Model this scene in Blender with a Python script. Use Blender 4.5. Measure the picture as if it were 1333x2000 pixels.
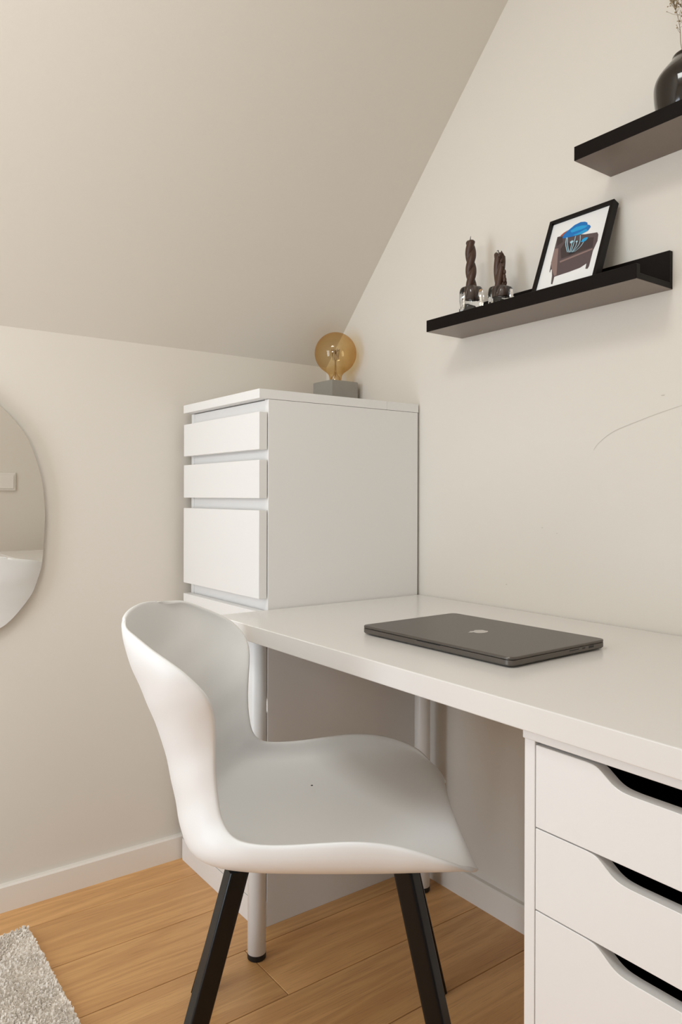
import bpy, bmesh, math, random
from mathutils import Vector, Matrix
from math import sin, cos, pi, radians

for o in list(bpy.data.objects):
    bpy.data.objects.remove(o)
S = bpy.context.scene
COL = S.collection

# ------------------------------------------------------------------ camera
CAM = Vector((-1.3319, -1.8862, 0.979))
YAW, ROLL, FPX, PY = -0.6349, 0.0031, 1451.32, 969.34
cd = bpy.data.cameras.new('camera')
cam = bpy.data.objects.new('camera', cd)
COL.objects.link(cam)
fw = Vector((-sin(YAW), cos(YAW), 0.0))
rt = Vector((cos(YAW), sin(YAW), 0.0))
up = Vector((0, 0, 1))
rt2 = rt * cos(ROLL) + up * sin(ROLL)
up2 = -rt * sin(ROLL) + up * cos(ROLL)
m3 = Matrix((rt2, up2, -fw)).transposed()
cam.matrix_world = Matrix.Translation(CAM) @ m3.to_4x4()
cd.sensor_fit = 'VERTICAL'
cd.sensor_height = 36.0
cd.sensor_width = 24.0
cd.lens = FPX / 2000.0 * 36.0
cd.shift_y = -(1000.0 - PY) / 2000.0
cd.clip_start = 0.02
S.camera = cam

# ------------------------------------------------------------------ light
S.view_settings.view_transform = 'Standard'
S.view_settings.look = 'None'
S.view_settings.gamma = 1.0
S.view_settings.exposure = -0.12
S.view_settings.use_curve_mapping = False
w = bpy.data.worlds.new('world')
S.world = w
w.use_nodes = True
w.node_tree.nodes['Background'].inputs[0].default_value = (0.92, 0.985, 1.03, 1)
w.node_tree.nodes['Background'].inputs[1].default_value = 0.4


def area(name, loc, direction, sx, sy, power, col):
    l = bpy.data.lights.new(name, 'AREA')
    l.shape = 'RECTANGLE'
    l.size, l.size_y, l.energy, l.color = sx, sy, power, col
    o = bpy.data.objects.new(name, l)
    COL.objects.link(o)
    o.location = loc
    o.rotation_euler = Vector(direction).to_track_quat('-Z', 'Y').to_euler()
    return o


# daylight entering at the tall gable window and coming in from the hall through the open doorway
area('daylight_window', (-2.66, -0.72, 0.93), (1, -0.05, 0), 0.66, 1.5, 20, (0.87, 1.0, 1.14))
area('daylight_hall', (-1.35, -3.3, 1.7), (0.1, 1, -0.1), 1.3, 1.6, 3.5, (0.96, 0.985, 0.96))

# two added fill lights out of view: one from above, one up the sloping ceiling
area('added_ceiling_fill', (-1.5, -1.2, 2.335), (0, 0, -1), 0.5, 0.36, 9.5, (0.95, 0.99, 0.97))
area('added_uplight_fill', (-1.95, -1.60, 1.35), (0.25, 0.55, 0.8), 0.35, 0.35, 9, (0.93, 0.99, 1.02))


# ------------------------------------------------------------------ materials
def lin(c):
    return tuple(((x / 255) / 12.92 if x / 255 <= 0.04045 else ((x / 255 + 0.055) / 1.055) ** 2.4) for x in c) + (1,)


def mat(name, col, rough=0.5, metal=0.0, bump=0.0, bscale=200.0, vary=0.0, vscale=4.0, spec=0.5, coat=0.0, ior=1.5):
    m = bpy.data.materials.new(name)
    m.use_nodes = True
    nt = m.node_tree
    b = nt.nodes['Principled BSDF']
    c = lin(col)
    b.inputs['Base Color'].default_value = c
    b.inputs['Roughness'].default_value = rough
    b.inputs['Metallic'].default_value = metal
    b.inputs['Specular IOR Level'].default_value = spec
    b.inputs['Coat Weight'].default_value = coat
    b.inputs['IOR'].default_value = ior
    tc = nt.nodes.new('ShaderNodeTexCoord')
    if vary > 0:
        n = nt.nodes.new('ShaderNodeTexNoise')
        n.inputs['Scale'].default_value = vscale
        n.inputs['Detail'].default_value = 4
        nt.links.new(tc.outputs['Object'], n.inputs['Vector'])
        mx = nt.nodes.new('ShaderNodeMix')
        mx.data_type = 'RGBA'
        mx.inputs[6].default_value = tuple(v * (1 - vary) for v in c[:3]) + (1,)
        mx.inputs[7].default_value = tuple(min(1, v * (1 + vary)) for v in c[:3]) + (1,)
        nt.links.new(n.outputs['Fac'], mx.inputs[0])
        nt.links.new(mx.outputs[2], b.inputs['Base Color'])
    if bump > 0:
        n = nt.nodes.new('ShaderNodeTexNoise')
        n.inputs['Scale'].default_value = bscale
        n.inputs['Detail'].default_value = 3
        nt.links.new(tc.outputs['Object'], n.inputs['Vector'])
        bp = nt.nodes.new('ShaderNodeBump')
        bp.inputs['Strength'].default_value = bump
        bp.inputs['Distance'].default_value = 0.001
        nt.links.new(n.outputs['Fac'], bp.inputs['Height'])
        nt.links.new(bp.outputs['Normal'], b.inputs['Normal'])
    return m


def floor_mat():
    m = bpy.data.materials.new('oak_planks')
    m.use_nodes = True
    nt = m.node_tree
    N, L = nt.nodes, nt.links
    b = N['Principled BSDF']
    tc = N.new('ShaderNodeTexCoord')
    at = N.new('ShaderNodeAttribute')
    at.attribute_name = 'plank'
    at.attribute_type = 'GEOMETRY'
    # grain space: stretched along the plank (X), shifted per plank
    sc_ = N.new('ShaderNodeVectorMath'); sc_.operation = 'MULTIPLY'
    sc_.inputs[1].default_value = (0.9, 8.0, 1.0)
    L.new(tc.outputs['Object'], sc_.inputs[0])
    sh = N.new('ShaderNodeVectorMath'); sh.operation = 'MULTIPLY_ADD'
    sh.inputs[1].default_value = (37.0, 23.0, 51.0)
    L.new(at.outputs['Color'], sh.inputs[0])
    L.new(sc_.outputs[0], sh.inputs[2])
    # cathedral figure
    n1 = N.new('ShaderNodeTexNoise')
    n1.inputs['Scale'].default_value = 1.0
    n1.inputs['Detail'].default_value = 2.0
    n1.inputs['Distortion'].default_value = 0.4
    L.new(sh.outputs[0], n1.inputs['Vector'])
    mul = N.new('ShaderNodeMath'); mul.operation = 'MULTIPLY'; mul.inputs[1].default_value = 60.0
    L.new(n1.outputs['Fac'], mul.inputs[0])
    sn = N.new('ShaderNodeMath'); sn.operation = 'SINE'
    L.new(mul.outputs[0], sn.inputs[0])
    r1 = N.new('ShaderNodeMapRange')
    r1.inputs['From Min'].default_value = -1; r1.inputs['From Max'].default_value = 1
    L.new(sn.outputs[0], r1.inputs['Value'])
    # fine pores
    sc2 = N.new('ShaderNodeVectorMath'); sc2.operation = 'MULTIPLY'
    sc2.inputs[1].default_value = (7.0, 40.0, 1.0)
    L.new(sh.outputs[0], sc2.inputs[0])
    n2 = N.new('ShaderNodeTexNoise'); n2.inputs['Scale'].default_value = 2.2; n2.inputs['Detail'].default_value = 5.0
    L.new(sc2.outputs[0], n2.inputs['Vector'])
    n3 = N.new('ShaderNodeTexNoise'); n3.inputs['Scale'].default_value = 0.8; n3.inputs['Detail'].default_value = 3.0
    L.new(sh.outputs[0], n3.inputs['Vector'])

    def mix(fac, a, c):
        x = N.new('ShaderNodeMix'); x.data_type = 'RGBA'
        for k, v in ((0, fac), (6, a), (7, c)):
            if hasattr(v, 'is_linked'):
                L.new(v, x.inputs[k])
            else:
                x.inputs[k].default_value = v
        return x.outputs[2]
    c1 = mix(n3.outputs['Fac'], lin((216, 160, 100)), lin((238, 188, 126)))
    f = N.new('ShaderNodeMath'); f.operation = 'MULTIPLY'; f.inputs[1].default_value = 0.34
    L.new(r1.outputs[0], f.inputs[0])
    c2 = mix(f.outputs[0], c1, lin((182, 124, 72)))
    r2 = N.new('ShaderNodeMapRange')
    r2.inputs['From Min'].default_value = 0.52; r2.inputs['From Max'].default_value = 0.72
    r2.inputs['To Max'].default_value = 0.5
    L.new(n2.outputs['Fac'], r2.inputs['Value'])
    c3 = mix(r2.outputs[0], c2, lin((150, 102, 62)))
    tone = N.new('ShaderNodeMapRange')
    tone.inputs['To Min'].default_value = 0.86; tone.inputs['To Max'].default_value = 1.08
    sx = N.new('ShaderNodeSeparateColor')
    L.new(at.outputs['Color'], sx.inputs[0])
    L.new(sx.outputs[0], tone.inputs['Value'])
    vm = N.new('ShaderNodeVectorMath'); vm.operation = 'SCALE'
    L.new(c3, vm.inputs[0]); L.new(tone.outputs[0], vm.inputs['Scale'])
    L.new(vm.outputs[0], b.inputs['Base Color'])
    b.inputs['Roughness'].default_value = 0.42
    bp = N.new('ShaderNodeBump'); bp.inputs['Strength'].default_value = 0.15; bp.inputs['Distance'].default_value = 0.001
    L.new(n2.outputs['Fac'], bp.inputs['Height'])
    L.new(bp.outputs['Normal'], b.inputs['Normal'])
    return m


def glass_mat(name, col, rough=0.0, ior=1.45, bump=0.0, bscale=60):
    m = mat(name, (255, 255, 255), rough, bump=bump, bscale=bscale)
    b = m.node_tree.nodes['Principled BSDF']
    b.inputs['Base Color'].default_value = col
    b.inputs['Transmission Weight'].default_value = 1.0
    b.inputs['IOR'].default_value = ior
    return m


def thin_glass(name, tint, gloss=0.12):
    m = bpy.data.materials.new(name)
    m.use_nodes = True
    nt = m.node_tree
    N, L = nt.nodes, nt.links
    for n in list(N):
        if n.type == 'BSDF_PRINCIPLED':
            N.remove(n)
    out = [n for n in N if n.type == 'OUTPUT_MATERIAL'][0]
    t = N.new('ShaderNodeBsdfTransparent')
    lw = N.new('ShaderNodeLayerWeight'); lw.inputs['Blend'].default_value = 0.35
    cm = N.new('ShaderNodeMix'); cm.data_type = 'RGBA'
    cm.inputs[6].default_value = tint
    cm.inputs[7].default_value = (tint[0] * 0.80, tint[1] * 0.62, tint[2] * 0.35, 1)
    L.new(lw.outputs['Facing'], cm.inputs[0])
    L.new(cm.outputs[2], t.inputs[0])
    g = N.new('ShaderNodeBsdfGlossy'); g.inputs['Roughness'].default_value = 0.02
    g.inputs[0].default_value = (1, 0.93, 0.8, 1)
    fr = N.new('ShaderNodeMath'); fr.operation = 'MULTIPLY_ADD'; fr.inputs[1].default_value = 0.35; fr.inputs[2].default_value = 0.05
    pw = N.new('ShaderNodeMath'); pw.operation = 'POWER'; pw.inputs[1].default_value = 4.0
    lw2 = N.new('ShaderNodeLayerWeight'); lw2.inputs['Blend'].default_value = 0.5
    L.new(lw2.outputs['Facing'], pw.inputs[0]); L.new(pw.outputs[0], fr.inputs[0])
    mx = N.new('ShaderNodeMixShader')
    L.new(fr.outputs[0], mx.inputs[0])
    L.new(t.outputs[0], mx.inputs[1])
    L.new(g.outputs[0], mx.inputs[2])
    L.new(mx.outputs[0], out.inputs['Surface'])
    return m


M = dict(
    wall=mat('wall_paint', (225, 217, 206), 0.75, bump=0.12, bscale=350, vary=0.012, vscale=3, spec=0.3),
    ceil=mat('ceiling_paint', (225, 217, 206), 0.8, bump=0.1, bscale=350, spec=0.25),
    trim=mat('baseboard_paint', (236, 228, 218), 0.45, bump=0.08, bscale=120),
    scuff=mat('scuff_mark', (200, 190, 178), 0.8),
    lam=mat('white_foil', (237, 234, 231), 0.33, bump=0.03, bscale=400),
    lamd=mat('white_desk_laminate', (230, 225, 220), 0.24, bump=0.05, bscale=500),
    edge=mat('white_cut_edge', (214, 205, 196), 0.5),
    plastic=mat('white_polypropylene', (238, 236, 234), 0.42, bump=0.03, bscale=900),
    wmetal=mat('white_powder_coat', (236, 234, 231), 0.35),
    blackp=mat('black_rubber', (18, 18, 20), 0.5),
    bmetal=mat('black_powder_coat', (4, 6, 9), 0.26, spec=0.3, bump=0.05, bscale=900),
    dark=mat('cavity_shade_and_subfloor', (26, 25, 22), 0.7),  # shade inside the drawer unit put into the colour; also the subfloor
    shelf=mat('black_brown_foil', (19, 13, 10), 0.36, spec=0.12, bump=0.1, bscale=150, vary=0.2, vscale=12),
    under=mat('paler_underside', (122, 106, 94), 0.32),  # ledge underside, paler brown than the body
    frame=mat('black_frame_foil', (19, 13, 11), 0.36, spec=0.15),
    paper=mat('print_paper', (238, 236, 233), 0.6),
    alu=mat('space_grey_aluminium', (108, 103, 98), 0.38, metal=0.9, bump=0.02, bscale=2000),
    logo=mat('polished_emblem', (200, 196, 192), 0.2, metal=0.75),
    port=mat('port_black', (12, 12, 13), 0.5),
    concrete=mat('concrete', (150, 144, 134), 0.8, bump=0.4, bscale=160, vary=0.1, vscale=30),
    wax=mat('dark_brown_wax', (74, 52, 40), 0.36, spec=0.35, bump=0.15, bscale=90),
    wick=mat('charred_wick', (16, 13, 11), 0.9),
    brass=mat('brass', (176, 132, 70), 0.3, metal=1.0),
    steel=mat('steel_wire', (120, 90, 50), 0.3, metal=0.6),
    vase=mat('dark_bronze_glaze', (30, 22, 14), 0.10, metal=0.3, coat=0.4),
    stem=mat('dried_stem', (128, 110, 84), 0.8),
    bud=mat('dried_bud', (172, 152, 120), 0.85),
    rug=mat('cream_wool', (244, 234, 222), 0.95, vary=0.06, vscale=25, spec=0.1),
    mirror=mat('mirror_silver', (232, 230, 226), 0.0, metal=1.0),
    mback=mat('mirror_backing', (60, 55, 50), 0.7),
    switch=mat('switch_plastic', (236, 230, 222), 0.35),
    brown=mat('ink_brown', (88, 72, 72), 0.6), brownd=mat('ink_dark_brown', (62, 48, 47), 0.6),
    brownl=mat('ink_light_brown', (140, 115, 108), 0.6),
    blue=mat('ink_blue', (10, 112, 186), 0.55), blue2=mat('ink_light_blue', (28, 158, 214), 0.55),
    orange=mat('ink_orange', (160, 82, 62), 0.6), pale=mat('ink_pale_blue', (168, 206, 220), 0.6),
    ink=mat('ink_black', (20, 24, 34), 0.6),
    floor=floor_mat(),
    ice=glass_mat('clear_glass', (0.97, 0.98, 0.98, 1), 0.0, 1.47, bump=0.9, bscale=38),
    amber=thin_glass('amber_glass', (0.94, 0.84, 0.64, 1)),
    clear=thin_glass('clear_thin_glass', (0.95, 0.93, 0.9, 1)),
    pane=thin_glass('window_pane', (0.97, 0.98, 0.98, 1)),
)


# ------------------------------------------------------------------ helpers
def box(bm, x0, x1, y0, y1, z0, z1, bev=0.0, seg=2, mi=0):
    r = bmesh.ops.create_cube(bm, size=1.0)
    vs = r['verts']
    for v in vs:
        v.co = Vector(((x0 + x1) / 2 + v.co.x * (x1 - x0), (y0 + y1) / 2 + v.co.y * (y1 - y0), (z0 + z1) / 2 + v.co.z * (z1 - z0)))
    fs = set(f for v in vs for f in v.link_faces)
    for f in fs:
        f.material_index = mi
    if bev > 0:
        es = list(set(e for v in vs for e in v.link_edges))
        bmesh.ops.bevel(bm, geom=es, offset=bev, segments=seg, affect='EDGES', profile=0.5)
    return vs


def prism(bm, pts, axis, a, b, mi=0):
    """extrude a closed 2-D outline along an axis. axis 'x': pts=(y,z); 'y': (x,z); 'z': (x,y)"""
    def P(p, t):
        return {'x': (t, p[0], p[1]), 'y': (p[0], t, p[1]), 'z': (p[0], p[1], t)}[axis]
    va = [bm.verts.new(P(p, a)) for p in pts]
    vb = [bm.verts.new(P(p, b)) for p in pts]
    n = len(pts)
    fs = [bm.faces.new(va[::-1]), bm.faces.new(vb)]
    for i in range(n):
        fs.append(bm.faces.new((va[i], va[(i + 1) % n], vb[(i + 1) % n], vb[i])))
    for f in fs:
        f.material_index = mi
    bmesh.ops.recalc_face_normals(bm, faces=fs)
    return fs


def lathe(bm, prof, seg=48, c=(0, 0, 0), mi=0):
    rings = []
    for r, z in prof:
        if r < 1e-6:
            rings.append([bm.verts.new((c[0], c[1], c[2] + z))])
        else:
            rings.append([bm.verts.new((c[0] + r * cos(2 * pi * k / seg), c[1] + r * sin(2 * pi * k / seg), c[2] + z)) for k in range(seg)])
    for a, b in zip(rings, rings[1:]):
        for k in range(seg):
            k2 = (k + 1) % seg
            if len(a) == 1 and len(b) == 1:
                continue
            if len(a) == 1:
                f = bm.faces.new((a[0], b[k2], b[k]))
            elif len(b) == 1:
                f = bm.faces.new((a[k], a[k2], b[0]))
            else:
                f = bm.faces.new((a[k], a[k2], b[k2], b[k]))
            f.material_index = mi


def tube(bm, pts, r, seg=10, mi=0, cap=True):
    pts = [Vector(p) for p in pts]
    rs = r if isinstance(r, (list, tuple)) else [r] * len(pts)
    rings = []
    ref = Vector((0.31, 0.17, 0.93))
    for i, p in enumerate(pts):
        t = (pts[min(i + 1, len(pts) - 1)] - pts[max(i - 1, 0)]).normalized()
        u = t.cross(ref)
        if u.length < 1e-3:
            u = t.cross(Vector((1, 0, 0)))
        u.normalize()
        v = t.cross(u)
        rings.append([bm.verts.new(p + (u * cos(2 * pi * k / seg) + v * sin(2 * pi * k / seg)) * rs[i]) for k in range(seg)])
    for a, b in zip(rings, rings[1:]):
        for k in range(seg):
            f = bm.faces.new((a[k], a[(k + 1) % seg], b[(k + 1) % seg], b[k]))
            f.material_index = mi
    if cap:
        bm.faces.new(rings[0][::-1]).material_index = mi
        bm.faces.new(rings[-1]).material_index = mi


def obj(name, bm, mats, parent=None, smooth=False, **props):
    bmesh.ops.recalc_face_normals(bm, faces=bm.faces) if smooth is not None else None
    me = bpy.data.meshes.new(name)
    bm.to_mesh(me)
    bm.free()
    for m in (mats if isinstance(mats, (list, tuple)) else [mats]):
        me.materials.append(m)
    if smooth:
        for p in me.polygons:
            p.use_smooth = True
    o = bpy.data.objects.new(name, me)
    COL.objects.link(o)
    if parent is not None:
        o.parent = parent
        o.matrix_parent_inverse = world_of(parent).inverted()
    for k, v in props.items():
        o[k] = v
    return o


def world_of(o):
    loc = Matrix.Translation(o.location) @ o.rotation_euler.to_matrix().to_4x4()
    return (world_of(o.parent) @ o.matrix_parent_inverse @ loc) if o.parent else loc


def thing(name, label, cat, loc):
    o = bpy.data.objects.new(name, None)
    o.empty_display_size = 0.05
    COL.objects.link(o)
    o.location = loc
    o['label'] = label
    o['category'] = cat
    return o


def B():
    return bmesh.new()


def simple(name, dims, m, parent=None, bev=0.0, **props):
    bm = B()
    box(bm, *dims, bev=bev)
    return obj(name, bm, m, parent, **props)


def mod_bevel(o, width, seg=2):
    md = o.modifiers.new('bevel', 'BEVEL')
    md.width, md.segments, md.limit_method = width, seg, 'ANGLE'
    md.angle_limit = radians(40)


def catmull(pts, n):
    out = []
    m = len(pts)
    for i in range(m - 1):
        p0, p1, p2, p3 = pts[max(i - 1, 0)], pts[i], pts[i + 1], pts[min(i + 2, m - 1)]
        for k in range(n):
            t = k / n
            out.append(tuple(0.5 * (2 * b + (c - a) * t + (2 * a - 5 * b + 4 * c - d) * t * t + (3 * b - a - 3 * c + d) * t ** 3)
                             for a, b, c, d in zip(p0, p1, p2, p3)))
    out.append(tuple(pts[-1]))
    return out


# ------------------------------------------------------------------ the setting
ZK, SL, HC = 1.3787, 1.0359, 2.40       # knee wall height, slope, flat ceiling height
YF = -(HC - ZK) / SL                    # where the slope meets the flat ceiling
XL, YW = -2.70, -1.97                   # window gable, door wall

# floor: one board per face group, butt joints staggered
bm = B()
lay = bm.loops.layers.float_color.new('plank')
random.seed(11)
ys = [0.10, -0.115, -0.294, -0.476, -0.652, -0.830, -1.008, -1.186, -1.364, -1.542, -1.720, -1.898, -2.08, -2.26, -2.44, -2.62, -2.80]
joints = {3: [-0.545 - 0.002, 1.3], 0: [-2.1], 1: [-1.75], 2: [-2.4], 4: [-1.9], 5: [-1.2], 6: [-2.3], 7: [-0.9]}
for i in range(len(ys) - 1):
    js = [0.1] + sorted([j for j in joints.get(i, [-1.5 + 0.37 * (i % 4)]) if j < 0], reverse=True) + [XL - 0.1]
    for a, b in zip(js, js[1:]):
        g = 0.0008
        n0 = len(bm.faces)
        vs = box(bm, b + g, a - g, ys[i + 1] + g, ys[i] - g, -0.02, 0.0, bev=0.0007, seg=1)
        bm.faces.ensure_lookup_table()
        c = (random.random(), random.random(), random.random(), 1)
        for f in bm.faces[n0:]:
            for l in f.loops:
                l[lay] = c
        bm.faces.ensure_lookup_table()
        for f in bm.faces:
            if f.loops[0][lay][3] == 0:
                for l in f.loops:
                    l[lay] = c
fl = obj('floor', bm, M['floor'], kind='structure', label='oak plank floor')
simple('floor', (XL - 0.1, 0.1, -2.8, 0.1, -0.06, -0.019), M['dark'], kind='structure')

t = 0.12
prs = [(0, 0), (YW, 0), (YW, HC), (YF, HC), (0, ZK)]
bm = B()
prism(bm, prs, 'x', 0.0, t)
wr = obj('wall_right', bm, M['wall'], kind='structure')
simple('wall_back', (XL, 0.0, 0.0, t, 0, ZK), M['wall'], kind='structure')
# ceiling: slope plus flat part in one
bm = B()
prism(bm, [(0.12, ZK - 0.12 * SL), (0, ZK), (YF, HC), (YW, HC), (YW, HC + 0.12), (YF, HC + 0.12), (0.12, ZK + 0.1)], 'x', XL - t, t)
obj('ceiling', bm, M['ceil'], kind='structure')
# door wall with an open doorway behind the camera
bm = B()
box(bm, -0.80, 0.0, YW - t, YW, 0, HC)
box(bm, XL, -1.72, YW - t, YW, 0, HC)
box(bm, -1.72, -0.80, YW - t, YW, 2.05, HC)
obj('wall_front', bm, M['wall'], kind='structure')
bm = B()
for x0, x1 in ((-1.79, -1.72), (-0.80, -0.73)):
    box(bm, x0, x1, YW, YW + 0.012, 0, 2.05, bev=0.002)
box(bm, -1.79, -0.73, YW, YW + 0.012, 2.05, 2.12, bev=0.002)
obj('trim_1', bm, M['trim'], kind='structure')
# gable wall with window opening
wy0, wy1, wz0, wz1 = -1.10, -0.34, 0.08, 1.70
wy1s = wy1
bm = B()
box(bm, XL - t, XL, YW, 0.0, 0, wz0)
box(bm, XL - t, XL, YW, wy0, wz0, HC)
box(bm, XL - t, XL, wy0, wy1, wz1, HC)
prism(bm, [(wy1, wz0), (0, wz0), (0, ZK), (wy1, ZK - wy1 * SL)], 'x', XL - t, XL)
obj('wall_left', bm, M['wall'], kind='structure')
win = bpy.data.objects.new('window_1', None)
COL.objects.link(win)
win.location = (XL, -0.72, wz0)
win['kind'] = 'structure'
bm = B()
for y0, y1, z0, z1 in ((wy0, wy0 + .05, wz0, wz1), (wy1 - .05, wy1, wz0, wz1), (wy0, wy1, wz0, wz0 + .05), (wy0, wy1, wz1 - .05, wz1), (wy0, wy1, .86, .90)):
    box(bm, XL - .09, XL - .045, y0, y1, z0, z1, bev=.003)
obj('window_frame', bm, M['trim'], win)
simple('pane', (XL - .07, XL - .066, wy0 + .05, wy1 - .05, wz0 + .05, wz1 - .05), M['pane'], win)
# baseboards
HB, TB = 0.062, 0.015
bm = B()
prism(bm, [(0, 0), (-TB, 0), (-TB, HB - .004), (-TB + .004, HB), (0, HB)], 'x', XL, 0.0)
obj('baseboard_back', bm, M['trim'], kind='structure')
bm = B()
prism(bm, [(0, 0), (0, HB), (-TB + .004, HB), (-TB, HB - .004), (-TB, 0)], 'y', YW, -TB)
obj('baseboard_right', bm, M['trim'], kind='structure')
# scuffs on the right wall: one long hairline arc and a few small nicks
bm = B()
arc = [(-0.9587, 1.0752), (-0.968, 1.087), (-0.985, 1.100), (-1.005, 1.111), (-1.03, 1.1195), (-1.06, 1.128), (-1.10, 1.139), (-1.1487, 1.150), (-1.19, 1.157)]
pts = catmull(arc, 5)
wd = [0.0003 + 0.0004 * sin(pi * i / (len(pts) - 1)) for i in range(len(pts))]
tp = [bm.verts.new((-0.0004, p[0], p[1] + q)) for p, q in zip(pts, wd)]
bt = [bm.verts.new((-0.0004, p[0], p[1] - q)) for p, q in zip(pts, wd)]
for i in range(len(pts) - 1):
    bm.faces.new((tp[i], tp[i + 1], bt[i + 1], bt[i]))
for (y, z, a, b_) in ((-1.1112, 1.1731, .0042, .0010), (-0.829, 0.911, .0022, .0009), (-0.868, .9, .0012, .001), (-0.727, .776, .0022, .0012), (-0.72, .80, .0008, .0008)):
    bm.faces.new([bm.verts.new((-0.0004, y + a * cos(k * pi / 5), z + b_ * sin(k * pi / 5))) for k in range(10)])
obj('scuff_mark', bm, M['scuff'], wr)

# ------------------------------------------------------------------ chest of drawers
GX, GY = 0.0053, 0.0244
CY1, CY0 = -GY, -GY - 0.4048              # far, near faces
XB, XS, XF = -.0075, -GX - 0.459, -0.488     # back, side-panel front, drawer fronts
TOP, TL = 1.2217, 0.0215
chest = thing('chest_of_drawers', 'tall narrow white chest of drawers in the corner under the sloping ceiling', 'chest of drawers', (-0.25, -0.225, 0))
bm = B()
box(bm, XS, XB, CY0, CY0 + .016, 0, TOP - TL - .0008, bev=.0006, seg=1)
box(bm, XS, XB, CY1 - .016, CY1, 0, TOP - TL - .0008, bev=.0006, seg=1)
obj('side_panel', bm, M['lam'], chest)
bm = B()
box(bm, XB - .012, XB - .004, CY0 + .016, CY1 - .016, 0.01, TOP - TL - .001)
obj('back_panel', bm, M['lam'], chest)
# rails seen in the gaps between the drawers
rows = [(1.0845, 1.1695), (0.974, 1.061), (0.7465, 0.9465), (0.518, 0.718), (0.289, 0.489), (0.0600, 0.260)]
bm = B()
zz = [TOP - TL - .0022] + [v for r in rows for v in (r[1], r[0])]
for hi, lo in zip(zz[0::2], zz[1::2]):
    box(bm, XS + .0015, XS + .02, CY0 + .0165, CY1 - .0165, lo - .012, hi + (.012 if hi < 1.19 else 0))
obj('rail', bm, M['lam'], chest)
simple('lid', (XF, -0.1138, CY0, CY1, TOP - TL, TOP), M['lam'], chest, bev=.0008)
simple('back_ledge', (-0.1130, -GX, CY0, CY1, TOP - TL, TOP), M['lam'], chest, bev=.0008)
for i, (z0, z1) in enumerate(rows):
    d = simple('drawer', (XF, XS - .0028, CY0 + .0002, CY1 - .003, z0, z1), M['lam'], chest, bev=.0008)
    bm = B()
    bx0, bx1, by0, by1 = XS - .003, -0.06, CY0 + .022, CY1 - .022
    box(bm, bx0 + .004, bx1, by0, by0 + .012, z0 + .02, z1 - .025)
    box(bm, bx0 + .004, bx1, by1 - .012, by1, z0 + .02, z1 - .025)
    box(bm, bx1 - .012, bx1, by0 + .012, by1 - .012, z0 + .02, z1 - .025)
    box(bm, bx0 + .004, bx1 - .012, by0 + .012, by1 - .012, z0 + .02, z0 + .026)
    obj('drawer_box', bm, M['lam'], d)
simple('plinth', (XF, XS - .0005, CY0, CY1, 0, 0.0575), M['lam'], chest, bev=.0008)

# ------------------------------------------------------------------ desk
HD, TD, DX = 0.7209, 0.0335, -0.5977
YD1 = CY0 - 0.003
YD0 = YD1 - 1.40
desk = thing('desk', 'long white desk along the wall with two round legs beside the tall chest', 'desk', (-0.3, -0.6, 0))
simple('desktop', (DX, -0.0035, YD0, YD1, HD - TD, HD), M['lamd'], desk, bev=.0016)
for lx, ly in ((-0.5386, -0.5123), (-0.0703, -0.5183)):
    bm = B()
    lathe(bm, [(0, .012), (.0193, .012), (.0193, HD - TD - .004), (0, HD - TD - .004)], 40, (lx, ly, 0))
    leg = obj('leg', bm, M['wmetal'], desk, smooth=True)
    mod_bevel(leg, .0006, 1)
    bm = B()
    lathe(bm, [(0, HD - TD - .006), (.034, HD - TD - .006), (.034, HD - TD), (0, HD - TD)], 32, (lx, ly, 0))
    obj('mounting_plate', bm, M['wmetal'], leg)
    bm = B()
    lathe(bm, [(0, 0), (.0178, 0), (.0196, .002), (.0196, .0125), (.0185, .0135), (0, .0135)], 40, (lx, ly, 0))
    obj('foot_cap', bm, M['blackp'], leg, label='black rubber foot cap')

# ------------------------------------------------------------------ drawer unit under the desk
UX, UY1 = -0.5844, -1.2659
UY0 = UY1 - 0.36
UT = HD - TD
unit = thing('drawer_unit', 'white drawer unit with cutout handles holding up the near end of the desk', 'drawer unit', (-0.3, -1.446, 0))
bm = B()
box(bm, UX, -0.012, UY1 - .0165, UY1, 0, UT - .0135, bev=.0012, seg=2)
box(bm, UX, -0.012, UY0, UY0 + .0165, 0, UT - .0135, bev=.0012, seg=2)
obj('side_panel', bm, M['lam'], unit)
simple('top_panel', (UX - .0025, -0.010, UY0 - .0012, UY1 + .0012, UT - .0135, UT), M['lam'], unit, bev=.0015)
simple('back_panel', (-0.024, -0.016, UY0 + .0165, UY1 - .0165, .04, UT - .0135), M['dark'], unit)  # coloured dark to stand in for shade inside the unit
simple('plinth', (UX + .012, UX + .026, UY0 + .0165, UY1 - .0165, 0, 0.052), M['lam'], unit)
yc = (UY0 + UY1) / 2
urows = [(0.5668, 0.6692), (0.4640, 0.5652), (0.2615, 0.4624), (0.0590, 0.2599)]
hw = yc + 0.0905                                       # where the cut starts
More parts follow.
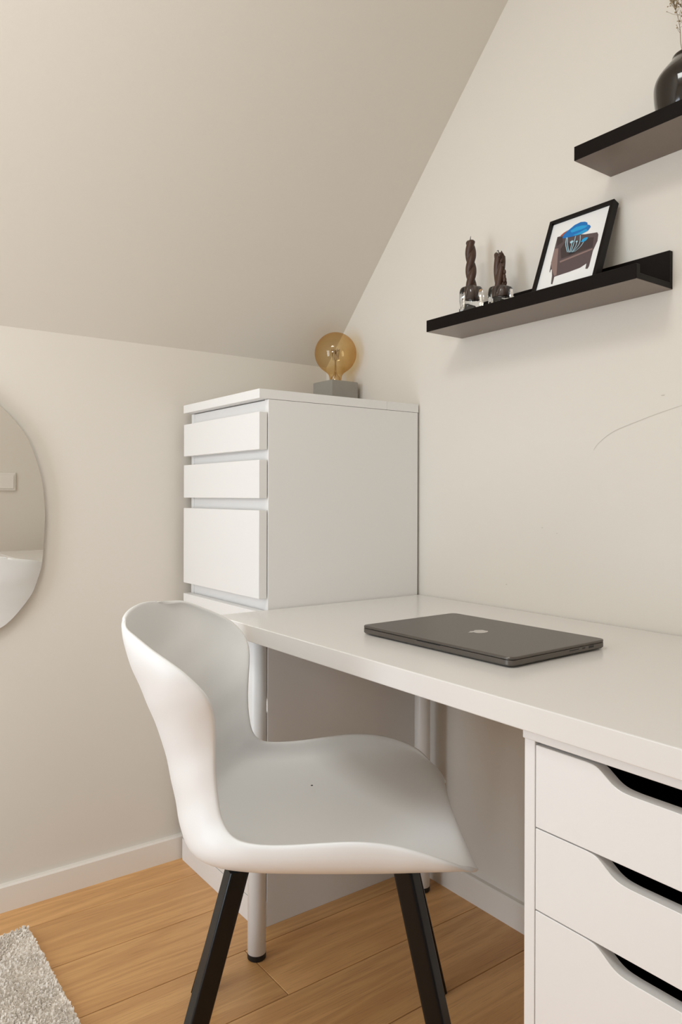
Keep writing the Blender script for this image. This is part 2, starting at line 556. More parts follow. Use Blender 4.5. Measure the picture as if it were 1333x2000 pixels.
for z0, z1 in urows:
    ya, yb = UY1 - .0178, UY0 + .0178
    dp = 0.0215
    cut = [(0, 0), (-.012, -.0010), (-.020, -.0045), (-.0285, -.0105), (-.037, -.0163), (-.046, -.0198), (-.056, -.0211), (-.066, -.0215)]
    side = [(hw + a, z1 + b * dp / .0215) for a, b in catmull(cut, 3)]
    prof = [(ya, z0), (ya, z1)] + side + [(2 * yc - y, z) for y, z in side[::-1]] + [(yb, z1), (yb, z0)]
    bm = B()
    prism(bm, prof, 'x', UX - .0002, UX + .0175)
    d = obj('drawer', bm, [M['lam']], unit)
    mod_bevel(d, .0007, 1)
    bm = B()
    x0, x1 = UX + .018, -0.08
    box(bm, x0, x1, ya - .017, ya - .006, z0 + .012, z1 - .026)
    box(bm, x0, x1, yb + .006, yb + .017, z0 + .012, z1 - .026)
    box(bm, x1 - .012, x1, yb + .017, ya - .017, z0 + .012, z1 - .026)
    box(bm, x0, x1 - .012, yb + .017, ya - .017, z0 + .012, z0 + .016)
    obj('drawer_box', bm, M['dark'], d, label='drawer interior darkened to paint in cavity shade')  # white drawers inside, painted dark in place of cavity shade

# ------------------------------------------------------------------ chair
# local frame: a = forwards, b = to the chair's right (towards the camera), c = up
FA = rt.copy()
SB = -fw.copy()
ORG = CAM + fw * 1.25
ORG.z = 0


def ch(a, b, c):
    return ORG + FA * a + SB * b + Vector((0, 0, c))


chair = thing('desk_chair', 'white moulded shell chair with black metal legs pulled up to the desk', 'chair', (ORG.x, ORG.y, 0))
ST = [  # rim a, b, c ; centre a, c ; superellipse power
    (-0.3360, 0.095, 0.7825, -0.345, 0.7950, 2.0), (-0.3180, 0.140, 0.7800, -0.340, 0.7700, 2.0), (-0.2985, 0.173, 0.7770, -0.334, 0.7410, 2.0),
    (-0.2657, 0.198, 0.7610, -0.328, 0.7100, 2.0), (-0.2257, 0.215, 0.7396, -0.317, 0.6800, 2.0), (-0.2004, 0.217, 0.7187, -0.306, 0.6520, 2.1),
    (-0.1835, 0.212, 0.6960, -0.296, 0.6250, 2.1), (-0.1769, 0.200, 0.6674, -0.286, 0.5970, 2.2), (-0.1775, 0.188, 0.6272, -0.277, 0.5650, 2.2),
    (-0.1781, 0.184, 0.5892, -0.269, 0.5340, 2.3), (-0.1752, 0.184, 0.5525, -0.261, 0.5030, 2.3), (-0.1675, 0.191, 0.5188, -0.252, 0.4730, 2.5),
    (-0.1487, 0.205, 0.4997, -0.234, 0.4440, 2.7), (-0.1187, 0.215, 0.4950, -0.200, 0.4310, 2.9), (-0.0755, 0.221, 0.4964, -0.145, 0.4270, 3.1),
    (-0.0187, 0.227, 0.5027, -0.078, 0.4260, 3.1), (0.0235, 0.231, 0.5060, -0.010, 0.4270, 3.1), (0.0655, 0.234, 0.5039, 0.050, 0.4290, 3.0),
    (0.1071, 0.237, 0.4955, 0.100, 0.4340, 2.8), (0.1498, 0.232, 0.4791, 0.146, 0.4425, 2.6), (0.1756, 0.212, 0.4607, 0.172, 0.4480, 2.4),
    (0.1914, 0.188, 0.4450, 0.184, 0.4495, 2.2), (0.2007, 0.165, 0.4320, 0.188, 0.4490, 2.0)]
rows_ = catmull(ST, 4)
NS = 22
bm = B()
grid = []
for (ra, rb, rc, ca, cc, n) in rows_:
    line = []
    for k in range(-NS, NS + 1):
        s = k / NS
        th = abs(s) * pi / 2
        bb = rb * (sin(th) ** (2 / n)) * (1 if s > 0 else -1)
        fr = 1 - max(cos(th), 0) ** (2 / n)
        # even out the spacing near the centre line
        if abs(s) < 1e-9:
            bb, fr = 0.0, 0.0
        line.append(bm.verts.new(ch(ca + (ra - ca) * fr, bb, cc + (rc - cc) * fr)))
    grid.append(line)
for i in range(len(grid) - 1):
    for k in range(2 * NS):
        bm.faces.new((grid[i][k], grid[i][k + 1], grid[i + 1][k + 1], grid[i + 1][k]))
shell = obj('seat_shell', bm, M['plastic'], chair, smooth=True)
# outward = away from the sitter; the thickness grows towards the sitter
sd = shell.modifiers.new('thickness', 'SOLIDIFY')
sd.thickness = 0.0075
sd.offset = 0.0
sb = shell.modifiers.new('smooth', 'SUBSURF')
sb.levels = 1
sb.render_levels = 1
# injection point in the seat
p0 = CAM
bm = B()
lathe(bm, [(0, 0), (.0022, 0), (.0018, .0006), (0, .0008)], 12, tuple(ch(-.052, -.118, .4465)))
obj('moulding_mark', bm, M['wick'], chair, label='small dark dot in the seat')


def leg_bm(top, foot, yaw, sz=.030):
    bm = B()
    ax = (Vector(foot) - Vector(top)).normalized()
    u = FA * cos(yaw) + SB * sin(yaw)
    v = Vector((0, 0, 1)).cross(u)
    r = .0045
    h = sz / 2
    prof = []
    for cx_, cy_, a0 in ((h - r, h - r, 0), (-h + r, h - r, pi / 2), (-h + r, -h + r, pi), (h - r, -h + r, 3 * pi / 2)):
        for k in range(5):
            an = a0 + k * pi / 8
            prof.append((cx_ + r * cos(an), cy_ + r * sin(an)))
    a = [bm.verts.new(Vector(top) + u * x + v * y) for x, y in prof]
    f2 = Vector(foot) + Vector((0, 0, .003))
    b = [bm.verts.new(f2 + u * x + v * y) for x, y in prof]
    n = len(prof)
    bm.faces.new(a[::-1])
    bm.faces.new(b)
    for i in range(n):
        bm.faces.new((a[i], a[(i + 1) % n], b[(i + 1) % n], b[i]))
    return bm


FZ = 0.418
legs = [((-.150, .160), (-.262, .217), -.45), ((-.150, -.160), (-.274, -.217), .45), ((.096, .160), (.190, .217), .45), ((.096, -.160), (.1936, -.217), -.45)]
for (ta, tb_), (fa, fb), yw in legs:
    lg = obj('leg', leg_bm(ch(ta, tb_, .434), ch(fa, fb, 0), yw), M['bmetal'], chair, smooth=False)
    bm = B()
    f0 = ch(fa, fb, 0)
    box(bm, f0.x - .012, f0.x + .012, f0.y - .012, f0.y + .012, 0, .004, bev=.001)
    obj('foot_pad', bm, M['blackp'], lg)
bm = B()
tube(bm, [ch(-.150, .158, FZ), ch(-.150, -.158, FZ)], .010, 12)
tube(bm, [ch(.096, .158, FZ), ch(.096, -.158, FZ)], .010, 12)
tube(bm, [ch(-.150, 0.07, FZ), ch(.096, 0.07, FZ)], .009, 12)
tube(bm, [ch(-.150, -0.07, FZ), ch(.096, -0.07, FZ)], .009, 12)
obj('under_frame', bm, M['bmetal'], chair, label='black metal frame under the seat')

# ------------------------------------------------------------------ laptop


def rrect(hx, hy, r, n=8):
    out = []
    for cx_, cy_, a0 in ((hx - r, hy - r, 0), (-hx + r, hy - r, pi / 2), (-hx + r, -hy + r, pi), (hx - r, -hy + r, 3 * pi / 2)):
        for k in range(n + 1):
            an = a0 + k * pi / 2 / n
            out.append((cx_ + r * cos(an), cy_ + r * sin(an)))
    return out


def slab(bm, layers, n=8):
    """stacked rounded rectangles: (hx, hy, r, z)"""
    rings = [[bm.verts.new((x, y, z)) for x, y in rrect(hx, hy, r, n)] for hx, hy, r, z in layers]
    for a, b in zip(rings, rings[1:]):
        m_ = len(a)
        for i in range(m_):
            bm.faces.new((a[i], a[(i + 1) % m_], b[(i + 1) % m_], b[i]))
    bm.faces.new(rings[0][::-1])
    bm.faces.new(rings[-1])


LX, LY, LR = -0.3455, -0.9615, radians(1.3)
HX, HY = .1241, .1778
lap = thing('laptop', 'closed grey metal laptop lying on the white desk', 'laptop', (LX, LY, HD))
lap.rotation_euler = (0, 0, LR)


def lobj(name, bm, m, parent=lap, **k):
    o = obj(name, bm, m, None, **k)
    o.parent = parent
    return o


bm = B()
slab(bm, [(HX - .006, HY - .006, .008, .0016), (HX - .002, HY - .002, .011, .0024), (HX, HY, .0125, .0046), (HX, HY, .0125, .0112), (HX - .0006, HY - .0006, .012, .0118)])
base = lobj('base', bm, M['alu'])
bm = B()
slab(bm, [(HX - .0006, HY - .0006, .012, .0125), (HX, HY, .0125, .0130), (HX, HY, .0125, .0156), (HX - .0006, HY - .0006, .0119, .0164), (HX - .0018, HY - .0018, .011, .0168)])
lid = lobj('lid', bm, M['alu'])
bm = B()
slab(bm, [(HX - .004, HY - .004, .010, .0117), (HX - .004, HY - .004, .010, .0126)])
lobj('gasket', bm, M['port'])
bm = B()
for sx, sy in ((1, 1), (1, -1), (-1, 1), (-1, -1)):
    bm = B()
    lathe(bm, [(0, 0), (.007, 0), (.0085, .0019), (0, .0019)], 20, (sx * (HX - .022), sy * (HY - .022), 0))
    lobj('rubber_foot', bm, M['port'])
# emblem: apple outline, top towards the front edge (-X), bite towards +Y
ap = [(0, .86), (.14, .91), (.33, .95), (.52, .90), (.66, .78), (.56, .66), (.50, .50), (.50, .30), (.58, .14), (.72, .02), (.64, -.22), (.50, -.46), (.34, -.66), (.20, -.72), (.02, -.66), (-.14, -.66),
      (-.30, -.72), (-.46, -.66), (-.64, -.42), (-.76, -.10), (-.80, .25), (-.74, .60), (-.58, .84), (-.36, .94), (-.16, .90)]
ap = [(p[0], p[1]) for p in catmull(ap + [ap[0]], 3)][:-1]
lf = [(-.04, 1.02), (-.02, 1.20), (.10, 1.38), (.28, 1.46), (.28, 1.28), (.18, 1.10), (.04, 1.02)]
bm = B()
for outl in (ap, lf):
    q = [(-(y - .3) * .0185, x * .0185) for x, y in outl]
    prism(bm, q, 'z', .01675, .01692)
lobj('emblem', bm, M['logo'], label='silver fruit-shaped emblem')
bm = B()
box(bm, -HX - .0002, -HX + .003, -.028, .028, .0105, .0122, bev=.0005)
lobj('finger_notch', bm, M['port'])
bm = B()
for x0, x1, z0, z1 in ((.020, .046, .0082, .0102), (.055, .0635, .0078, .0104), (.073, .088, .0070, .0112)):
    box(bm, x0, x1, -HY - .0002, -HY + .004, z0, z1, bev=.0006)
lobj('port', bm, M['port'], label='row of dark ports')

# ------------------------------------------------------------------ picture ledges


def ledge(name, label, y1, y0, z, lip=.0274, back=.0721):
    tng = thing(name, label, 'wall shelf', (-.06, (y0 + y1) / 2, z))
    bm = B()
    prism(bm, [(0, z), (-.12, z), (-.12, z + lip), (-.108, z + lip), (-.108, z + .012), (-.0105, z + .012), (-.0105, z + back), (0, z + back)], 'y', y0, y1)
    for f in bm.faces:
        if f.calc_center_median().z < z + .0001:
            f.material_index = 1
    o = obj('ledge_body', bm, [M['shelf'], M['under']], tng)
    mod_bevel(o, .0005, 1)
    bm = B()
    lathe(bm, [(0, 0), (.0028, 0), (.0022, .0009), (0, .0009)], 12)
    bmesh.ops.rotate(bm, verts=bm.verts, matrix=Matrix.Rotation(-pi / 2, 3, 'Y'))
    bmesh.ops.translate(bm, verts=bm.verts, vec=(-.0104, y0 + .055, z + .025))
    obj('screw_head', bm, M['alu'], tng)
    return tng


Z1, Z2 = 1.3703, 1.6276
ledge('picture_ledge', 'dark brown picture ledge holding two candles and a framed print', -0.5818, -1.1296, Z1)
ledge('picture_ledge', 'dark brown picture ledge holding the round vase, upper right', -0.9968, -1.5468, Z2)
FL1, FL2 = Z1 + .012, Z2 + .012

# framed print leaning on the wall
fr = thing('framed_print', 'small black frame with armchair print leaning on the lower ledge', 'framed print', (-.092, -.943, FL1))
p0 = Vector((-.0955, 0, FL1))                 # front bottom edge
p1 = Vector((-.0235, 0, 1.5705))              # front top edge
uz = (p1 - p0).normalized()
FH = (p1 - p0).length
FW = .1555
uy = Vector((0, -1, 0))
un_ = uy.cross(uz).normalized()               # candidate normal
if un_.x > 0:
    un_ = -un_
FO = p0 + Vector((0, -.8655, 0))


def fp(u, v, d=0.0):
    return FO + uy * u + uz * v + un_ * d


def fbox(bm, u0, u1, v0, v1, d0, d1):
    r = bmesh.ops.create_cube(bm, size=1.0)
    for v in r['verts']:
        v.co = fp(u0 + (v.co.x + .5) * (u1 - u0), v0 + (v.co.y + .5) * (v1 - v0), d0 + (v.co.z + .5) * (d1 - d0))


bw, dp = .0075, .0165
bm = B()
fbox(bm, 0, bw, 0, FH, -dp, 0)
fbox(bm, FW - bw, FW, 0, FH, -dp, 0)
fbox(bm, bw, FW - bw, 0, bw, -dp, 0)
fbox(bm, bw, FW - bw, FH - bw, FH, -dp, 0)
obj('frame_border', bm, M['frame'], fr)
bm = B()
fbox(bm, bw, FW - bw, bw, FH - bw, -dp + .001, -.006)
obj('backing', bm, M['paper'], fr)
ART = dict(
    body=[(0.14, 0.777), (0.242, 0.769), (0.436, 0.725), (0.655, 0.67), (0.866, 0.638), (0.896, 0.597), (0.909, 0.501), (0.873, 0.368), (0.873, 0.146), (0.857, 0.114), (0.818, 0.124), (0.815, 0.2), (0.721, 0.163), (0.55, 0.148), (0.31, 0.138), (0.285, 0.134), (0.285, 0.025), (0.255, 0.037), (0.233, 0.167), (0.198, 0.27), (0.18, 0.264), (0.178, 0.227), (0.164, 0.238), (0.147, 0.42), (0.142, 0.613)],
    inner=[(0.325, 0.396), (0.264, 0.56), (0.308, 0.633), (0.469, 0.611), (0.776, 0.589), (0.829, 0.575), (0.851, 0.425), (0.527, 0.407)],
    seat=[(0.308, 0.363), (0.849, 0.41), (0.865, 0.389), (0.323, 0.336)],
    panel=[(0.148, 0.378), (0.151, 0.59), (0.218, 0.583), (0.317, 0.157), (0.282, 0.145), (0.206, 0.257)],
    cush=[(0.144, 0.763), (0.233, 0.755), (0.273, 0.664), (0.179, 0.625)],
    orange=[(0.192, 0.78), (0.243, 0.811), (0.322, 0.832), (0.253, 0.776), (0.233, 0.755)],
    blue=[(0.245, 0.736), (0.253, 0.776), (0.329, 0.83), (0.418, 0.879), (0.517, 0.893), (0.598, 0.874), (0.644, 0.846), (0.655, 0.813), (0.702, 0.792), (0.726, 0.759), (0.693, 0.711), (0.599, 0.69), (0.51, 0.692), (0.365, 0.705), (0.263, 0.718)],
    blue2=[(0.362, 0.804), (0.456, 0.836), (0.561, 0.828), (0.67, 0.796), (0.626, 0.772), (0.552, 0.767), (0.476, 0.767), (0.399, 0.768)],
    blue3=[(0.426, 0.717), (0.501, 0.723), (0.562, 0.732), (0.645, 0.751), (0.692, 0.717), (0.598, 0.693), (0.508, 0.697)],
    bloom=[(0.615, 0.566), (0.636, 0.602), (0.67, 0.613), (0.717, 0.611), (0.727, 0.587), (0.698, 0.559), (0.655, 0.555)],
    petal1=[(0.413, 0.626), (0.449, 0.637), (0.48, 0.618), (0.462, 0.592), (0.422, 0.597)],
    petal2=[(0.517, 0.597), (0.539, 0.61), (0.561, 0.591), (0.544, 0.571)],
    pot=[(0.442, 0.437), (0.487, 0.459), (0.542, 0.453), (0.536, 0.427), (0.459, 0.422)])
ORD = [('body', 0), ('cush', 1), ('inner', 1), ('panel', 2), ('seat', 2), ('orange', 5), ('blue', 3), ('blue2', 4), ('blue3', 4), ('bloom', 4), ('petal1', 6), ('petal2', 6), ('pot', 7)]
amats = [M['brown'], M['brownd'], M['brownl'], M['blue'], M['blue2'], M['orange'], M['pale'], M['ink'], M['paper']]
PW, PH = FW - 2 * bw, FH - 2 * bw
bm = B()
f = bm.faces.new([bm.verts.new(fp(bw + PW * u, bw + PH * v, -.0058)) for u, v in ((0, 0), (1, 0), (1, 1), (0, 1))])
f.material_index = 8
V0 = 0.145        # the drawing starts a little above the sheet's hidden lower edge
for k, (nm, mi) in enumerate(ORD):
    f = bm.faces.new([bm.verts.new(fp(bw + PW * u, bw + PH * (V0 + (1 - V0) * v), -.0056 + .00005 * k)) for u, v in ART[nm]])
    f.material_index = mi
for k, s_ in enumerate([[(0.326, 0.713), (0.347, 0.601), (0.418, 0.467)], [(0.344, 0.708), (0.381, 0.592), (0.446, 0.457)], [(0.492, 0.689), (0.495, 0.572), (0.483, 0.45)],
                        [(0.578, 0.675), (0.599, 0.544), (0.517, 0.441)], [(0.669, 0.551), (0.63, 0.489), (0.543, 0.439)], [(0.455, 0.614), (0.46, 0.529), (0.462, 0.455)], [(0.542, 0.601), (0.544, 0.528), (0.504, 0.444)]]):
    q = catmull(s_, 5)
    for (u0, v0), (u1, v1) in zip(q, q[1:]):
        wd_ = .006
        f = bm.faces.new([bm.verts.new(fp(bw + PW * a, bw + PH * (V0 + (1 - V0) * b), -.0048)) for a, b in ((u0 - wd_, v0), (u0 + wd_, v0), (u1 + wd_, v1), (u1 - wd_, v1))])
        f.material_index = 6
obj('print', bm, amats, fr, smooth=None, label='print of a dark armchair with a blue plant in front')

# ------------------------------------------------------------------ candles in ice-block glass holders


def ice_block(name, label, cx_, cy_, z, hw_, h, seed, dip):
    random.seed(seed)
    o_ = B()
    n = 14
    outl = []
    for k in range(32):
        an = 2 * pi * k / 32
        r = hw_ / max(abs(cos(an)), abs(sin(an))) if True else hw_
        r = min(r, hw_ * 1.22)
        outl.append((cos(an), sin(an), r))
    prof = [(0.0, 0.0), (.80, 0.0), (.92, .06), (.98, .2), (.90, .42), (1.0, .62), (.97, .85), (.86, .97), (.60, 1.0), (.44, .99), (.40, .93), (.38, .62), (.0, .60)]
    rings = []
    for r, zz_ in prof:
        if r == 0:
            rings.append([o_.verts.new((cx_, cy_, z + h * zz_))])
        else:
            ring = []
            for k, (c_, s_, rr) in enumerate(outl):
                rad = rr if r > .5 else hw_
                j = 1 + (random.uniform(-.07, .07) if .1 < zz_ < .98 and r > .5 else 0)
                ring.append(o_.verts.new((cx_ + c_ * rad * r * j, cy_ + s_ * rad * r * j, z + h * (zz_ + (random.uniform(-.02, .02) if zz_ > .3 and r > .5 else 0)))))
            rings.append(ring)
    for a, b in zip(rings, rings[1:]):
        for k in range(32):
            k2 = (k + 1) % 32
            if len(a) == 1:
                o_.faces.new((a[0], b[k2], b[k]))
            elif len(b) == 1:
                o_.faces.new((a[k], a[k2], b[0]))
            else:
                o_.faces.new((a[k], a[k2], b[k2], b[k]))
    o = obj(name, o_, M['ice'], smooth=True)
    s = o.modifiers.new('s', 'SUBSURF')
    s.levels = s.render_levels = 1
    o['label'] = label
    o['category'] = 'candle holder'
    o['group'] = 'glass candle holders on the lower ledge'
    return o


def twisted(bm, cx_, cy_, z0, z1, R, turns, lobes=2, taper=.0, seg=40, n=60, depth=.30, lean=(0, 0), top=None):
    rings = []
    for i in range(n + 1):
        t_ = i / n
        z = z0 + (z1 - z0) * t_
        ph = turns * 2 * pi * t_
        rr = R * (1 - taper * t_)
        if t_ > .96:
            rr *= (1 - ((t_ - .96) / .04) ** 2 * .35)
        ring = []
        for k in range(seg):
            an = 2 * pi * k / seg
            l_ = abs(cos(lobes * (an - ph) / 2)) if lobes > 1 else 1
            r = rr * (1 - depth + depth * l_ ** .6)
            zz_ = z + (top(an) if (top and t_ > .85) else 0) * max(0, (t_ - .85) / .15)
            ring.append(bm.verts.new((cx_ + r * cos(an) + lean[0] * t_, cy_ + r * sin(an) + lean[1] * t_, zz_)))
        rings.append(ring)
    for a, b in zip(rings, rings[1:]):
        for k in range(seg):
            bm.faces.new((a[k], a[(k + 1) % seg], b[(k + 1) % seg], b[k]))
    bm.faces.new(rings[0][::-1])
    c_ = bm.verts.new((cx_ + lean[0], cy_ + lean[1], z1 - .0015))
    for k in range(seg):
        bm.faces.new((rings[-1][k], rings[-1][(k + 1) % seg], c_))


X1, Y1 = -.068, -.6785
X2, Y2 = -.068, -.7665
ice_block('candle_holder', 'taller clear ice-block glass holder under the tall twisted candle', X1, Y1, FL1, .0235, .083, 4, 0)
ice_block('candle_holder', 'lower clear ice-block glass holder under the short burnt candle', X2, Y2, FL1, .0240, .064, 9, 0)
bm = B()
twisted(bm, X1, Y1, FL1 + .0510, 1.5735, .0130, 1.75, 2, .04, depth=.5, lean=(0, -.002 + .006))
c1 = obj('candle', bm, M['wax'], smooth=True, label='taller twisted dark brown candle on the lower ledge', category='candle', group='dark twisted candles')
bm = B()
tube(bm, [(X1, Y1 + .004, 1.570), (X1, Y1 + .0045, 1.577), (X1, Y1 + .003, 1.5835)], [.0009, .0009, .0005], 8)
obj('wick', bm, M['wick'], c1)
bm = B()
twisted(bm, X2, Y2, FL1 + .0395, 1.520, .0140, .6, 3, .06, depth=.42, lean=(0, .004), top=lambda an: .0045 * sin(3 * an + .6) + .002 * sin(7 * an))
random.seed(5)
for (an, z, r) in ((-2.3, 1.500, .0026), (-1.9, 1.490, .0030), (-1.6, 1.476, .0034), (-1.7, 1.4655, .0040), (-1.6, 1.4585, .0046), (-1.3, 1.4525, .0036), (2.6, 1.505, .002), (-2.6, 1.512, .0028)):
    bmesh.ops.create_icosphere(bm, subdivisions=2, radius=r, matrix=Matrix.Translation((X2 + .0115 * cos(an), Y2 + .0125 * sin(an) + .001, z)) @ Matrix.Diagonal((1, 1, 1.7, 1)))
c2 = obj('candle', bm, M['wax'], smooth=True, label='short half-burnt twisted candle with drips on the lower ledge', category='candle', group='dark twisted candles')
bm = B()
tube(bm, [(X2, Y2 + .005, 1.517), (X2, Y2 + .0055, 1.523), (X2, Y2 + .0075, 1.5285), (X2, Y2 + .0115, 1.5275)], [.001, .001, .0009, .0005], 8)
obj('wick', bm, M['wick'], c2)

# ------------------------------------------------------------------ vase with dried flowers
VX, VY = -.064, -1.196
bm = B()
prof = [(0, 0), (.044, 0), (.0485, .003), (.053, .018), (.0568, .036), (.0585, .055), (.0580, .068), (.0545, .079), (.0480, .089), (.0400, .0985), (.0335, .1055), (.0300, .110), (.0290, .1135), (.0275, .1175), (.0235, .1200),
        (.0195, .1190), (.0200, .112), (.0300, .100), (.045, .08), (.051, .055), (.045, .015), (0, .008)]
lathe(bm, [(a, b) for a, b in catmull(prof[:15], 3)] + prof[15:], 64, (VX, VY, FL2))
obj('vase', bm, M['vase'], smooth=True, label='round glossy dark bronze vase on the upper ledge', category='vase')
df = thing('dried_flowers', 'sprigs of beige dried flowers standing in the dark vase', 'dried flowers', (VX, VY, FL2 + .12))
random.seed(21)
mouth = Vector((VX, VY, FL2 + .115))
sb_ = B()
tips = []
sprigs = [((0, .010, 0), (0.0, .016, .03), (0, .018, .06), (0, .024, .09), (0, .034, .120), (0, .046, .150)),
          ((0, .012, 0), (0, .008, .025), (0, .0, .05), (0, -.006, .09), (0, .0, .14)),
          ((0, .006, 0), (.004, .010, .035), (.006, .012, .07), (.010, .018, .11), (.012, .024, .16)),
          ((0, -.006, 0), (0, -.016, .05), (0, -.024, .10), (-.004, -.032, .17)),
          ((.004, -.002, 0), (.006, -.006, .05), (.010, -.012, .11), (.012, -.010, .19)),
          ((-.006, .002, 0), (-.012, -.006, .05), (-.018, -.004, .10), (-.024, .002, .17))]
for sp in sprigs:
    q = [mouth + Vector(p) for p in catmull([(s[0], s[1], s[2]) for s in sp], 6)]
    tube(sb_, q, [.0006 - .0002 * i / len(q) for i in range(len(q))], 6)
    for i, p in enumerate(q):
        fr_ = i / len(q)
        if fr_ < .3:
            continue
        for _ in range(1 if fr_ < .55 else 6):
            d = Vector((random.uniform(-1, 1), random.uniform(-1, 1), random.uniform(.2, 1.6))).normalized() * random.uniform(.005, .013 + .014 * fr_)
            e = p + d
            tube(sb_, [p, p + d * .5 + Vector((0, 0, -.001)), e], .00028, 4)
            tips.append(e)
obj('stem', sb_, M['stem'], df)
bb_ = B()
for e in tips:
    bmesh.ops.create_icosphere(bb_, subdivisions=1, radius=random.uniform(.0008, .0019), matrix=Matrix.Translation(e))
obj('bud', bb_, M['bud'], df, kind='stuff')

# ------------------------------------------------------------------ lamp on the chest
BX, BY = -.066, -.139
lamp = thing('table_lamp', 'globe bulb table lamp with concrete block base on top of the chest', 'lamp', (BX, BY, TOP))
simple('base', (BX - .047, BX + .047, BY - .047, BY + .047, TOP, TOP + .087), M['concrete'], lamp, bev=.0025)
bm = B()
lathe(bm, [(0, .083), (.0165, .083), (.0165, .089), (.0135, .0905), (0, .0905)], 32, (BX, BY, TOP))
obj('socket', bm, M['brass'], lamp)
R = .0605
zc = TOP + .172
bm = B()
pr = []
for k in range(0, 37):
    an = pi / 2 - k * (pi * .83) / 36
    pr.append((max(R * cos(an), 0), zc + R * sin(an)))
e = pr[-1]
pr += [(.0240, zc - .0575), (.0200, zc - .0625), (.0180, zc - .068), (.0172, zc - .076), (.0168, TOP + .0895)]
lathe(bm, pr, 64, (BX, BY, 0))
bulb = obj('bulb', bm, M['amber'], lamp, smooth=True, label='large amber glass globe bulb')
bm = B()
lathe(bm, [(.0145, 0), (.0135, .012), (.006, .020), (.0032, .030), (.0028, .055), (.0034, .062), (0, .064)], 24, (BX, BY, TOP + .090))
obj('glass_stem', bm, M['clear'], bulb, smooth=True)
bm = B()
tube(bm, [(BX, BY, TOP + .105), (BX, BY, zc - .004), (BX, BY, zc + .010)], .0010, 8)
lathe(bm, [(0, 0), (.0026, .001), (.0026, .006), (0, .008)], 12, (BX, BY, zc - .002))
for k in range(6):
    an = k * pi / 3 + .3
    c_, s_ = cos(an), sin(an)
    tube(bm, [(BX, BY, zc + .001), (BX + c_ * .012, BY + s_ * .012, zc + .012)], .0004, 6)
    tube(bm, [(BX + c_ * .012, BY + s_ * .012, zc + .012), (BX + c_ * .007, BY + s_ * .007, zc - .020), (BX + cos(an + .5) * .010, BY + sin(an + .5) * .010, zc + .010)], .0006, 6)
obj('filament', bm, M['steel'], bulb)

# ------------------------------------------------------------------ mirror
mo = [(-0.9456, 1.1869), (-0.9175, 1.1601), (-0.8889, 1.1218), (-0.8726, 1.086), (-0.8597, 1.0472), (-0.8501, 1.0068), (-0.8453, 0.9575), (-0.844, 0.9266), (-0.8462, 0.8773), (-0.8508, 0.8158),
      (-0.8601, 0.7794), (-0.874, 0.7436), (-0.8992, 0.7092), (-0.9218, 0.6847), (-0.9441, 0.669), (-1.0, .645), (-1.07, .64), (-1.15, .665), (-1.22, .72), (-1.26, .80), (-1.272, .90), (-1.262, 1.0),
      (-1.235, 1.10), (-1.19, 1.185), (-1.12, 1.24), (-1.04, 1.25), (-0.985, 1.222)]
mo = [(a, b) for a, b in catmull([mo[-1]] + mo + [mo[0], mo[1]], 4)][4:-4][:-1]
mt = thing('wall_mirror', 'frameless rounded mirror hanging on the low wall left of the chest', 'mirror', (-1.05, -.01, .95))
bm = B()
prism(bm, mo, 'y', -.0200, -.0152)
obj('mirror_glass', bm, M['mirror'], mt)
cxm = sum(p[0] for p in mo) / len(mo)
czm = sum(p[1] for p in mo) / len(mo)
bm = B()
prism(bm, [(cxm + (a - cxm) * .90, czm + (b - czm) * .93) for a, b in mo], 'y', -.0150, 0)
obj('backing', bm, M['mback'], mt)

# switch on the door wall, seen in the mirror
sw = thing('light_switch', 'white double light switch seen in the mirror', 'light switch', (-.55, YW, 1.045))
bm = B()
box(bm, -.640, -.472, YW, YW + .009, 1.001, 1.087, bev=.003)
obj('switch_plate', bm, M['switch'], sw)
for x0, x1 in ((-.630, -.561), (-.551, -.482)):
    simple('rocker', (x0, x1, YW + .009, YW + .013, 1.011, 1.077), M['switch'], sw, bev=.0015)

# ------------------------------------------------------------------ invented unseen fixtures around the two added fill lights
cl = thing('added_ceiling_lamp', 'added unseen fill lamp, flat and white on the ceiling behind the camera', 'lamp', (-1.5, -1.2, HC))
simple('housing', (-1.77, -1.23, -1.40, -1.0, 2.345, HC), M['wmetal'], cl, bev=.004)
fl_ = thing('added_floor_lamp', 'added unseen black uplighter for fill beside the open doorway', 'lamp', (-2.05, -1.78, 0))
bm = B()
lathe(bm, [(0, 0), (.13, 0), (.13, .012), (.12, .018), (0, .018)], 40, (-2.05, -1.78, 0))
obj('base', bm, M['bmetal'], fl_)
bm = B()
tube(bm, [(-2.05, -1.78, .015), (-2.05, -1.78, 1.0), (-1.99, -1.69, 1.265)], .011, 12)
obj('pole', bm, M['bmetal'], fl_, smooth=True)
bm = B()
lathe(bm, [(0, -.085), (.10, -.075), (.20, -.035), (.26, .0), (.262, .006), (.255, .004), (.19, -.028), (.09, -.066), (0, -.074)], 48)
bmesh.ops.rotate(bm, verts=bm.verts, matrix=Vector((0.25, 0.55, 0.8)).to_track_quat('Z', 'Y').to_matrix())
bmesh.ops.translate(bm, verts=bm.verts, vec=Vector((-1.95, -1.60, 1.35)) - Vector((0.25, 0.55, 0.8)).normalized() * .012)
obj('added_bowl', bm, M['wmetal'], fl_, smooth=True)

# ------------------------------------------------------------------ rug
RX1, RY1 = -.905, -.125
RX0, RY0 = -2.20, -0.845
random.seed(3)
bm = B()


def rug_h(x, y):
    return .016 + .0035 * sin(x * 37 + 2 * sin(y * 23)) * cos(y * 31 + sin(x * 17))


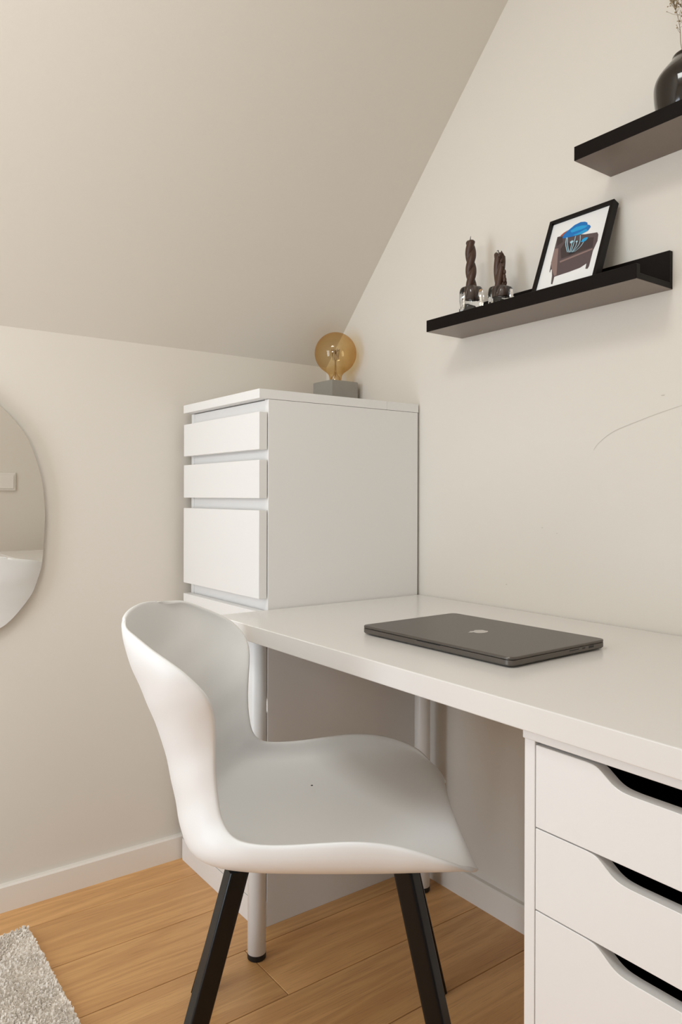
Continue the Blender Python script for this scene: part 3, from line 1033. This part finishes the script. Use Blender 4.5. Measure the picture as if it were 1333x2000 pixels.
bm2 = B()
slabpts = [(x + (RX0 + RX1) / 2, y + (RY0 + RY1) / 2) for x, y in rrect((RX1 - RX0) / 2, (RY1 - RY0) / 2, .025, 6)]
prism(bm2, slabpts, 'z', 0.0, .009)
rug = thing('rug', 'shaggy cream rug on the oak floor, lower left corner', 'rug', ((RX0 + RX1) / 2, (RY0 + RY1) / 2, 0))
obj('rug_backing', bm2, M['rug'], rug)


def tuft(bm, x, y, ang, lean, h, w_):
    c_, s_ = cos(ang), sin(ang)
    tx, ty = -s_, c_
    prev = None
    pts_ = ((0, .004, w_), (lean * .25, .004 + (h - .004) * .6, w_ * 1.15), (lean * .8, h, w_ * .9), (lean * 1.25, h * .93, w_ * .35))
    for d, z, ww in pts_:
        px, py_ = x + c_ * d, y + s_ * d
        ring = [bm.verts.new((px + tx * ww, py_ + ty * ww, z)), bm.verts.new((px - tx * ww * .6 + c_ * ww * .8, py_ - ty * ww * .6 + s_ * ww * .8, z)), bm.verts.new((px - tx * ww, py_ - ty * ww, z - ww * .3))]
        if prev:
            for i in range(3):
                bm.faces.new((prev[i], prev[(i + 1) % 3], ring[(i + 1) % 3], ring[i]))
        prev = ring
    bm.faces.new(prev)


def inside(x, y):
    m_ = .003
    return RX0 + m_ < x < RX1 - m_ and RY0 + m_ < y < RY1 - m_ and not ((x > RX1 - .022 and y > RY1 - .022) and ((x - RX1 + .022) ** 2 + (y - RY1 + .022) ** 2 > .022 ** 2))


step = .0036
x = RX1
while x > -1.34:
    y = RY1
    while y > -.66:
        xx, yy = x + random.uniform(-.002, .002), y + random.uniform(-.002, .002)
        if inside(xx, yy):
            a0 = 2.2 * sin(xx * 19 + 1.3 * sin(yy * 13)) + random.uniform(-1.1, 1.1)
            if xx > RX1 - .008:
                a0 = random.uniform(-1, 1)
            tuft(bm, xx, yy, a0, random.uniform(.0008, .0038), max(.008, rug_h(xx, yy) - .001 + random.uniform(-.0035, .0035)), random.uniform(.0017, .0028))
        y -= step
    x -= step
step = .016
x = RX1
while x > RX0:
    y = RY1
    while y > RY0:
        if not (x > -1.34 and y > -.66) and inside(x, y):
            tuft(bm, x + random.uniform(-.005, .005), y + random.uniform(-.005, .005), random.uniform(0, 6.28), .014, .017 + random.uniform(-.003, .004), .006)
        y -= step
    x -= step
obj('pile', bm, M['rug'], rug, kind='stuff', smooth=None)
